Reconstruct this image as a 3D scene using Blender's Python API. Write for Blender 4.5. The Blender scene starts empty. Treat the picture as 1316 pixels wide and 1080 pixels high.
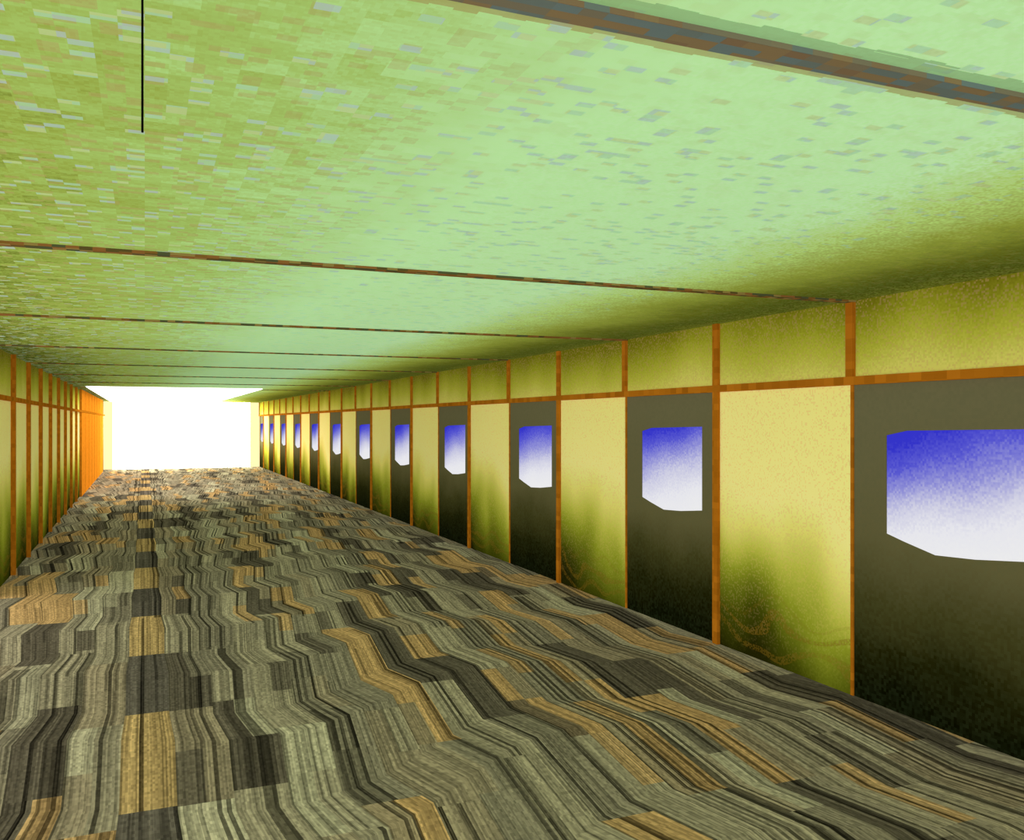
import bpy, bmesh, math
from mathutils import Vector
W=4.3; EYE=1.8; H=2.6; L=1.455; RAIL=2.07
BAY=1.4706; Y0=4.459
KMIN,KMAX=-5,22
def YK(k): return Y0+BAY*k
YS,YE=YK(KMIN),YK(KMAX)
EMI=0.30  # surfaces glow faintly in their own colour, standing in for ambient light
sc=bpy.context.scene
try:
    sc.view_settings.view_transform='Standard'
    sc.view_settings.look='None'
except Exception: pass

def lin(c):
    o=[]
    for v in c:
        v/=255
        o.append(v/12.92 if v<=.04045 else ((v+.055)/1.055)**2.4)
    return (o[0],o[1],o[2],1)

class NT:
    def __init__(s,name):
        s.m=bpy.data.materials.new(name); s.m.use_nodes=True
        s.t=s.m.node_tree; s.t.nodes.clear()
    def n(s,ty,**k):
        x=s.t.nodes.new(ty)
        for a,b in k.items(): setattr(x,a,b)
        return x
    def put(s,sock,v):
        if isinstance(v,bpy.types.NodeSocket): s.t.links.new(v,sock)
        else: sock.default_value=v
    def M(s,op,a,b=0.0,c=0.0):
        x=s.n('ShaderNodeMath',operation=op)
        s.put(x.inputs[0],a); s.put(x.inputs[1],b); s.put(x.inputs[2],c)
        return x.outputs[0]
    def pos(s):
        g=s.n('ShaderNodeNewGeometry'); q=s.n('ShaderNodeSeparateXYZ')
        s.t.links.new(g.outputs['Position'],q.inputs[0])
        return q.outputs
    def vec(s,a,b,c=0.0):
        x=s.n('ShaderNodeCombineXYZ')
        for i,v in enumerate((a,b,c)): s.put(x.inputs[i],v)
        return x.outputs[0]
    def wn(s,a,b,c=0.0):
        x=s.n('ShaderNodeTexWhiteNoise',noise_dimensions='3D')
        s.put(x.inputs['Vector'],s.vec(a,b,c)); return x.outputs['Value']
    def noise(s,v,scale,detail=2.0):
        x=s.n('ShaderNodeTexNoise'); s.put(x.inputs['Vector'],v)
        x.inputs['Scale'].default_value=scale; x.inputs['Detail'].default_value=detail
        return x.outputs['Fac']
    def ramp(s,f,stops,lo=0.0,hi=1.0,const=False):
        f2=s.M('DIVIDE',s.M('SUBTRACT',f,lo),hi-lo)
        x=s.n('ShaderNodeValToRGB'); e=x.color_ramp.elements
        if const: x.color_ramp.interpolation='CONSTANT'
        while len(e)<len(stops): e.new(.5)
        for i,(p,c) in enumerate(stops):
            e[i].position=(p-lo)/(hi-lo)
        for i,(p,c) in enumerate(stops): e[i].color=lin(c)
        s.put(x.inputs[0],f2); return x.outputs[0]
    def mix(s,f,a,b,mode='MIX'):
        x=s.n('ShaderNodeMix',data_type='RGBA',blend_type=mode)
        s.put(x.inputs[0],f); s.put(x.inputs[6],a); s.put(x.inputs[7],b)
        return x.outputs[2]
    def snap(s,v,st): return s.M('FLOOR',s.M('DIVIDE',v,st))
    def out(s,col,emi=EMI,rough=.9,bump=None,spec=.0):
        b=s.n('ShaderNodeBsdfPrincipled'); o=s.n('ShaderNodeOutputMaterial')
        s.put(b.inputs['Base Color'],col); b.inputs['Roughness'].default_value=rough
        b.inputs['Specular IOR Level'].default_value=spec
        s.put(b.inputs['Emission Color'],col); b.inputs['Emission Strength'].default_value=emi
        if bump is not None:
            bp=s.n('ShaderNodeBump'); bp.inputs['Distance'].default_value=.01; bp.inputs['Strength'].default_value=.3
            s.put(bp.inputs['Height'],bump); s.put(b.inputs['Normal'],bp.outputs[0])
        s.t.links.new(b.outputs[0],o.inputs[0]); return s.m

def mat_ceiling():
    t=NT('mottled_mint_ceiling_edge_shade'); p=t.pos(); X,Y=p[0],p[1]
    a=t.wn(t.snap(X,.05),t.snap(Y,.030),1.)
    b=t.wn(t.snap(X,.042),t.snap(Y,.028),7.)
    big=t.wn(t.snap(X,.10),t.snap(Y,.09),3.)
    fine=t.wn(t.snap(X,.011),t.snap(Y,.011),5.)
    low=t.noise(t.vec(X,Y),.9)
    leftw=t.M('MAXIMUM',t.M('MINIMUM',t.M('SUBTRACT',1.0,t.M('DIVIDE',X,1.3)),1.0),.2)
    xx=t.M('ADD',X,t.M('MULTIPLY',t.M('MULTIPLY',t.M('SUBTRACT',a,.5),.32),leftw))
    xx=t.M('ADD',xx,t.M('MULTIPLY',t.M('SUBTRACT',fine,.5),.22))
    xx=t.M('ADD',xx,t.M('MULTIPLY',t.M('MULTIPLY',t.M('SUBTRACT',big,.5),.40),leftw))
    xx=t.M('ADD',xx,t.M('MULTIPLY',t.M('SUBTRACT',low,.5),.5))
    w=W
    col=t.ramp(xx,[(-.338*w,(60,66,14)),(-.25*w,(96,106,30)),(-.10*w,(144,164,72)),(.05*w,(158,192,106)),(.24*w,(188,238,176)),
        (.54*w,(196,245,188)),(.64*w,(182,216,126)),(.75*w,(146,158,60)),(.86*w,(94,98,20)),(.95*w,(66,70,8)),(1.02*w,(96,98,20))],-1.6,4.5)  # corner shade painted into the colour: olive darkening toward both side walls
    f1=t.M('MULTIPLY',t.M('GREATER_THAN',b,.83),.46)
    f1=t.M('MULTIPLY',f1,leftw)
    col=t.mix(f1,col,lin((166,146,94)))
    rt=t.M('LESS_THAN',t.M('ADD',X,t.M('MULTIPLY',b,.6)),.72*W)
    f2=t.M('MULTIPLY',t.M('MULTIPLY',t.M('GREATER_THAN',a,.88),.62),rt)
    col=t.mix(f2,col,t.ramp(b,[(0,(160,200,176)),(.3,(184,198,148)),(.65,(164,186,198))],const=True))
    col=t.mix(t.M('MULTIPLY',fine,.2),col,lin((150,182,92)))
    q=t.M('FRACT',t.M('DIVIDE',t.M('SUBTRACT',Y,Y0-BAY),2*BAY))
    dd=t.M('MULTIPLY',t.M('ABSOLUTE',t.M('SUBTRACT',q,.5)),2*BAY)
    near=t.M('LESS_THAN',Y,3.0)
    dj=t.M('ADD',dd,t.M('MULTIPLY',t.M('SUBTRACT',a,.5),.02))
    fs=t.M('MULTIPLY',t.M('LESS_THAN',dj,.082),near)
    col=t.mix(t.M('MULTIPLY',fs,.7),col,t.ramp(q,[(0,(126,168,116)),(.5,(158,152,90))],const=True))
    return t.out(col,emi=.48)  # stronger self-glow lifts the underlit ceiling

def mat_floor():
    t=NT('striped_plank_floor'); p=t.pos(); X,Y=p[0],p[1]
    r=t.M('DIVIDE',t.M('SUBTRACT',Y,Y0-.06),BAY)
    ph=t.M('ADD',r,t.M('MULTIPLY',t.M('SINE',t.M('MULTIPLY',X,2.1)),.22))
    ph=t.M('SUBTRACT',ph,t.M('MULTIPLY',X,.12))
    f=t.M('FRACT',ph)
    zig=t.M('MINIMUM',t.M('DIVIDE',f,.66),t.M('DIVIDE',t.M('SUBTRACT',1.0,f),.34))
    A=t.M('MINIMUM',t.M('MAXIMUM',t.M('MULTIPLY',X,.11),-.11),.12)
    u=t.M('ADD',t.M('SUBTRACT',X,t.M('MULTIPLY',A,zig)),.11)
    c=t.snap(u,.25)
    oc=t.wn(c,3.,2.)
    outer=t.M('GREATER_THAN',t.M('ABSOLUTE',c),.5)
    rr=t.M('ADD',r,t.M('MULTIPLY',oc,outer))
    row=t.M('FLOOR',rr)
    h=t.wn(c,row,1.)
    st=[(0,(84,77,64)),(.14,(122,114,94)),(.38,(138,129,105)),(.60,(164,133,88)),(.76,(132,120,96)),(.90,(156,149,122))]
    col=t.ramp(h,st,const=True)
    row2=t.M('FLOOR',t.M('MULTIPLY',rr,2.0))
    c2=t.snap(u,.125)
    g=t.wn(c2,row2,11.); g2=t.wn(c2,row2,12.)
    k=t.M('MULTIPLY',t.M('GREATER_THAN',g,.72),outer)
    col=t.mix(t.M('MULTIPLY',k,.85),col,t.ramp(g2,st,const=True))
    # runner down the middle alternates tan and dark blocks
    alt=t.ramp(t.M('FRACT',t.M('MULTIPLY',row,.5)),[(0,(160,134,88)),(.4,(84,78,68))],const=True)
    col=t.mix(t.M('SUBTRACT',1.0,outer),col,alt)
    s0=t.snap(u,.021)
    s1=t.wn(s0,t.M('FLOOR',t.M('MULTIPLY',rr,.34)),2.)
    sA=t.wn(s0,row2,6.)
    s2=t.wn(t.snap(u,.0085),row,9.)
    v=t.M('ADD',t.M('MULTIPLY',s1,.48),t.M('MULTIPLY',s2,.58))
    v=t.M('ADD',v,t.M('MULTIPLY',sA,.45))
    dk=t.M('GREATER_THAN',s1,.14)
    v=t.M('MULTIPLY',t.M('ADD',v,.13),t.M('ADD',t.M('MULTIPLY',dk,.6),.4))
    pix=t.wn(t.snap(u,.012),t.snap(Y,.03),4.)
    v=t.M('MULTIPLY',v,t.M('ADD',t.M('MULTIPLY',pix,.5),.75))
    cc=t.n('ShaderNodeCombineColor')
    for i in range(3): t.put(cc.inputs[i],v)
    col=t.mix(1.0,col,cc.outputs[0],'MULTIPLY')
    e=t.M('FRACT',t.M('DIVIDE',u,.25))
    j=t.M('LESS_THAN',e,.04)
    col=t.mix(t.M('MULTIPLY',j,t.M('MULTIPLY',t.wn(c,row2,21.),.75)),col,lin((34,32,22)))
    return t.out(col,bump=v,rough=.9)

def mat_wall():
    t=NT('mossy_yellow_wall'); p=t.pos(); Y,Z=p[1],p[2]
    bay=t.M('FRACT',t.M('DIVIDE',t.M('SUBTRACT',Y,Y0),BAY))
    n=t.noise(t.vec(Y,t.M('MULTIPLY',Z,.5)),1.2,1.5)
    n2=t.noise(t.vec(Y,Z),2.2,0.)
    pn=t.wn(t.snap(Y,.012),t.snap(Z,.012),1.)
    z=t.M('ADD',Z,t.M('MULTIPLY',t.M('SUBTRACT',n,.5),1.1))
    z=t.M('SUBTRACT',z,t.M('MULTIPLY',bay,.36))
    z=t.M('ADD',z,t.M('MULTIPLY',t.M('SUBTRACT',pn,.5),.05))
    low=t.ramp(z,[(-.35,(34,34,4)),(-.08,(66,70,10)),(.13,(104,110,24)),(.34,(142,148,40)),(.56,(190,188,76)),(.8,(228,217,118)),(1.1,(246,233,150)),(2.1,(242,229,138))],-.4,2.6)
    cz=t.M('ADD',Z,t.M('MULTIPLY',t.M('SUBTRACT',n2,.5),.5))
    for h0,ww,st in ((.27,.026,.45),(.12,.03,.35),(.40,.016,.2)):
        m=t.M('LESS_THAN',t.M('ABSOLUTE',t.M('SUBTRACT',cz,h0)),ww)
        m=t.M('MULTIPLY',m,t.M('MULTIPLY',t.M('GREATER_THAN',pn,.3),st))
        low=t.mix(m,low,lin((122,92,26)))
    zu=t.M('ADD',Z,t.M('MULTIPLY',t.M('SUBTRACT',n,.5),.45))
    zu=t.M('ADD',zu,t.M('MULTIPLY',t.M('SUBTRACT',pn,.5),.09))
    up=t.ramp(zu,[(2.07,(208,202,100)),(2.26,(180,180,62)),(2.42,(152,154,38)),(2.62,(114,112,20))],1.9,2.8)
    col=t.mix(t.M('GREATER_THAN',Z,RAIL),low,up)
    sp=t.M('MULTIPLY',t.M('GREATER_THAN',pn,.78),t.M('MINIMUM',t.M('MULTIPLY',Z,.25),.28))
    col=t.mix(sp,col,lin((206,164,112)))
    return t.out(col)

def mat_door():
    t=NT('dark_door_black_base'); p=t.pos(); Y,Z=p[1],p[2]
    n=t.noise(t.vec(Y,Z),1.6,2.); pn=t.wn(t.snap(Y,.02),t.snap(Z,.02),1.)
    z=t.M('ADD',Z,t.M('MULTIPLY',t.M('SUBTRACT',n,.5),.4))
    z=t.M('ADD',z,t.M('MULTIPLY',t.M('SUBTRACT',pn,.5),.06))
    col=t.ramp(z,[(0.05,(10,11,0)),(.35,(30,29,4)),(.65,(62,59,28)),(1.0,(92,86,56)),(1.9,(100,95,68))],0,2.1)  # colour runs to near black towards the bottom
    col=t.mix(t.M('MULTIPLY',pn,.14),col,lin((60,74,50)))
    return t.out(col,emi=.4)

def mat_pane():
    t=NT('sky_gradient_glow_pane'); p=t.pos(); Y,Z=p[1],p[2]  # emissive pane, sky-like blue-to-white gradient painted into its glow
    n=t.noise(t.vec(Y,Z),1.6,1.)
    bf=t.M('FRACT',t.M('DIVIDE',t.M('SUBTRACT',Y,Y0-BAY),2*BAY))
    z=t.M('ADD',Z,t.M('MULTIPLY',t.M('SUBTRACT',n,.5),.22))
    z=t.M('ADD',z,t.M('MULTIPLY',t.M('SUBTRACT',bf,.25),.6))
    pn=t.wn(t.snap(Y,.014),t.snap(Z,.014),1.)
    z=t.M('ADD',z,t.M('MULTIPLY',t.M('SUBTRACT',pn,.5),.07))
    z=t.M('ADD',z,.04)
    col=t.ramp(z,[(1.0,(236,236,236)),(1.20,(230,230,236)),(1.36,(204,204,226)),(1.52,(144,144,214)),(1.66,(88,88,208)),(1.80,(52,52,200))],.9,1.95)
    b=t.n('ShaderNodeEmission'); o=t.n('ShaderNodeOutputMaterial')
    t.put(b.inputs[0],col); b.inputs[1].default_value=1.0
    t.t.links.new(b.outputs[0],o.inputs[0]); return t.m

def mat_wood(name,c1,c2,emi=EMI):
    t=NT(name); p=t.pos()
    a=t.wn(t.snap(p[0],.03),t.snap(p[1],.09),t.snap(p[2],.05))
    col=t.ramp(a,[(0,c1),(1,c2)])
    return t.out(col,rough=.8,emi=emi)
def mat_seam(name,cs):
    t=NT(name); p=t.pos(); X,Y=p[0],p[1]
    a=t.wn(t.snap(X,.055),t.snap(Y,.028),2.)
    col=t.ramp(a,[(i/len(cs),c) for i,c in enumerate(cs)],const=True)
    return t.out(col)
def mat_emit(name,c,s):
    t=NT(name); b=t.n('ShaderNodeEmission'); o=t.n('ShaderNodeOutputMaterial')
    b.inputs[0].default_value=c; b.inputs[1].default_value=s
    t.t.links.new(b.outputs[0],o.inputs[0]); return t.m

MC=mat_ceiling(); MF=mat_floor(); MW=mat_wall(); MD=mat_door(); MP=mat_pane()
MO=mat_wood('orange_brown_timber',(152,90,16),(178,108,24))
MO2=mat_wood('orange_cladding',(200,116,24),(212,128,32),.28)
MS=mat_seam('grey_brown_seam_strip',[(118,110,88),(122,102,76),(100,112,106),(114,108,88),(100,116,114),(128,110,78)])
MS2=mat_seam('brown_seam_strip',[(122,88,40),(88,76,40),(134,92,48),(78,82,54),(140,120,66)])
t=NT('black_cord'); MB=t.out((0.003,0.003,0.003,1),emi=0)
ME=mat_emit('daylight_opening',(1,.97,.86,1),14.0)
MJ=mat_emit('pale_yellow_jamb_glow',(1,.84,.40,1),1.25)  # end jambs given their own glow, as the opening does not light them
ML=mat_emit('added_ceiling_glow',(1,.99,.90,1),3.0)  # added glow, paints the far ceiling white from the end light

def box(bm,x0,x1,y0,y1,z0,z1,mi=0):
    vs=[bm.verts.new((x,y,z)) for x in (x0,x1) for y in (y0,y1) for z in (z0,z1)]
    for f in ((0,1,3,2),(4,6,7,5),(0,4,5,1),(2,3,7,6),(0,2,6,4),(1,5,7,3)):
        fc=bm.faces.new([vs[i] for i in f]); fc.material_index=mi
def obj(name,bm,mats,parent=None):
    bmesh.ops.recalc_face_normals(bm,faces=bm.faces)
    me=bpy.data.meshes.new(name); bm.to_mesh(me); bm.free()
    for m in mats: me.materials.append(m)
    o=bpy.data.objects.new(name,me); sc.collection.objects.link(o)
    if parent: o.parent=parent
    return o

T=.15
bm=bmesh.new(); box(bm,-L-T,W+T,YS,YE+T,-.12,0); obj('floor',bm,[MF])
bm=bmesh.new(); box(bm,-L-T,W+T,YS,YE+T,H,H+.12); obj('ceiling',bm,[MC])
bm=bmesh.new()
box(bm,W,W+T,YS,YE,RAIL,H)
for k in range(KMIN,KMAX):
    if k%2==0: box(bm,W,W+T,YK(k),YK(k+1),0,RAIL)
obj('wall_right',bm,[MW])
REC=.008
i=0
for k in range(KMIN,KMAX):
    if k%2==0: continue
    i+=1
    y0,y1=YK(k),YK(k+1); x=W+REC; z0,z1=0.0,RAIL
    yn=y0+.053*W; yf=y1-.065*W
    ya=yf-.16; ym=yf-.38*(yf-yn); yb=yf-.14*(yf-yn); yc=yf-.66*(yf-yn)
    inner=[(yn,EYE-.0085*W),(ya,EYE-.012*W),(yf,EYE-.019*W),(yf,EYE-.163*W),(yb,EYE-.171*W),(ym,EYE-.183*W),(yc,EYE-.180*W),(yn,EYE-.172*W)]
    outer=[(y0,z1),(ya,z1),(y1,z1),(y1,z0),(yb,z0),(ym,z0),(yc,z0),(y0,z0)]
    bm=bmesh.new(); n=8
    vo=[bm.verts.new((x,a,b)) for a,b in outer]; vi=[bm.verts.new((x,a,b)) for a,b in inner]
    vb=[bm.verts.new((x+.006,a,b)) for a,b in inner]; vw=[bm.verts.new((x+.06,a,b)) for a,b in outer]
    for q in range(n):
        r=(q+1)%n
        bm.faces.new((vo[q],vo[r],vi[r],vi[q]))
        bm.faces.new((vi[q],vi[r],vb[r],vb[q]))
        bm.faces.new((vo[q],vo[r],vw[r],vw[q]))
        bm.faces.new((vw[q],vw[r],vb[r],vb[q]))
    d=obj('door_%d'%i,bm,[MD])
    bm=bmesh.new(); bm.faces.new([bm.verts.new((x+.006,a,b)) for a,b in inner])
    pob=obj('window_pane',bm,[MP],d)
KL=4  # unseen near bays of the left wall left open to let fill light in
bm=bmesh.new()
box(bm,-L-T,-L,YK(KL),YE,0,H)
box(bm,-L,-L+.047,5.5*W,8.15*W,0,RAIL-.03,1)
box(bm,-L,-L+.047,5.5*W,8.15*W,RAIL+.03,H,1)
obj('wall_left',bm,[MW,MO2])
bm=bmesh.new(); box(bm,-.262*W,.915*W,YE,YE+.05,0,H); obj('window_1',bm,[ME])
bm=bmesh.new(); box(bm,-L,-.262*W,YE-.03,YE+.05,0,H); box(bm,.915*W,W,YE-.03,YE+.05,0,H); obj('wall_far',bm,[MJ])
bm=bmesh.new(); box(bm,-.28*W,.6*W,5.0*W,YE-.05,H-.015,H); obj('ceiling_glow_sheet',bm,[ML])  # added glowing sheet for the whitened far ceiling, no fitting there
PW=.038; PD=.03
bm=bmesh.new()
for k in range(KMIN,KMAX+1):
    y=YK(k)
    if k%2: box(bm,W-PD,W+.0,y-PW*.85,y+PW*.85,0,H)
    else: box(bm,W-PD,W,y-PW*.8,y+PW*.8,RAIL,H)
box(bm,W-PD-.005,W,YS,YE,RAIL-.025,RAIL+.03)
for k in range(KMIN,KMAX,2):
    y=YK(k+1); box(bm,W-.004,W+REC,y-.01,y+.012,0,RAIL-.025)
obj('trim_1',bm,[MO])
bm=bmesh.new()
for k in range(KMIN,KMAX+1):
    y=YK(k); w=PW*.75
    box(bm,-L,-L+PD+.02,y-w,y+w,0,H)
box(bm,-L,-L+PD+.025,YS,YE,RAIL-.025,RAIL+.025)
obj('trim_2',bm,[MO])
bm=bmesh.new()
for k in range(-4,14,2):
    y=YK(k); w=.036 if k<-1 else (.036 if k<3 else .028)
    box(bm,-L,W,y-w,y+w,H-.012,H,0 if k<-1 else 1)
obj('trim_3',bm,[MS,MS2])
bm=bmesh.new()
bmesh.ops.create_cone(bm,cap_ends=True,segments=12,radius1=.0021,radius2=.0021,depth=.27)
bmesh.ops.translate(bm,verts=bm.verts,vec=(-.004,1.737,H-.135))
q=bmesh.ops.create_cone(bm,cap_ends=True,segments=16,radius1=.012,radius2=.012,depth=.01)
bmesh.ops.translate(bm,verts=q['verts'],vec=(-.004,1.737,H-.005))
obj('ceiling_pull_cord',bm,[MB])

w=bpy.data.worlds.new('world'); sc.world=w; w.use_nodes=True
bg=w.node_tree.nodes['Background']; bg.inputs[0].default_value=(1,.975,.93,1); bg.inputs[1].default_value=1.85
cam=bpy.data.cameras.new('camera'); cam.sensor_width=36; cam.lens=36*1126/1316; cam.shift_y=3/1316
cam.clip_start=.05; cam.clip_end=200
co=bpy.data.objects.new('camera',cam); sc.collection.objects.link(co)
co.location=(0,0,EYE); co.rotation_euler=(math.pi/2,0,-math.radians(22.74))
sc.camera=co
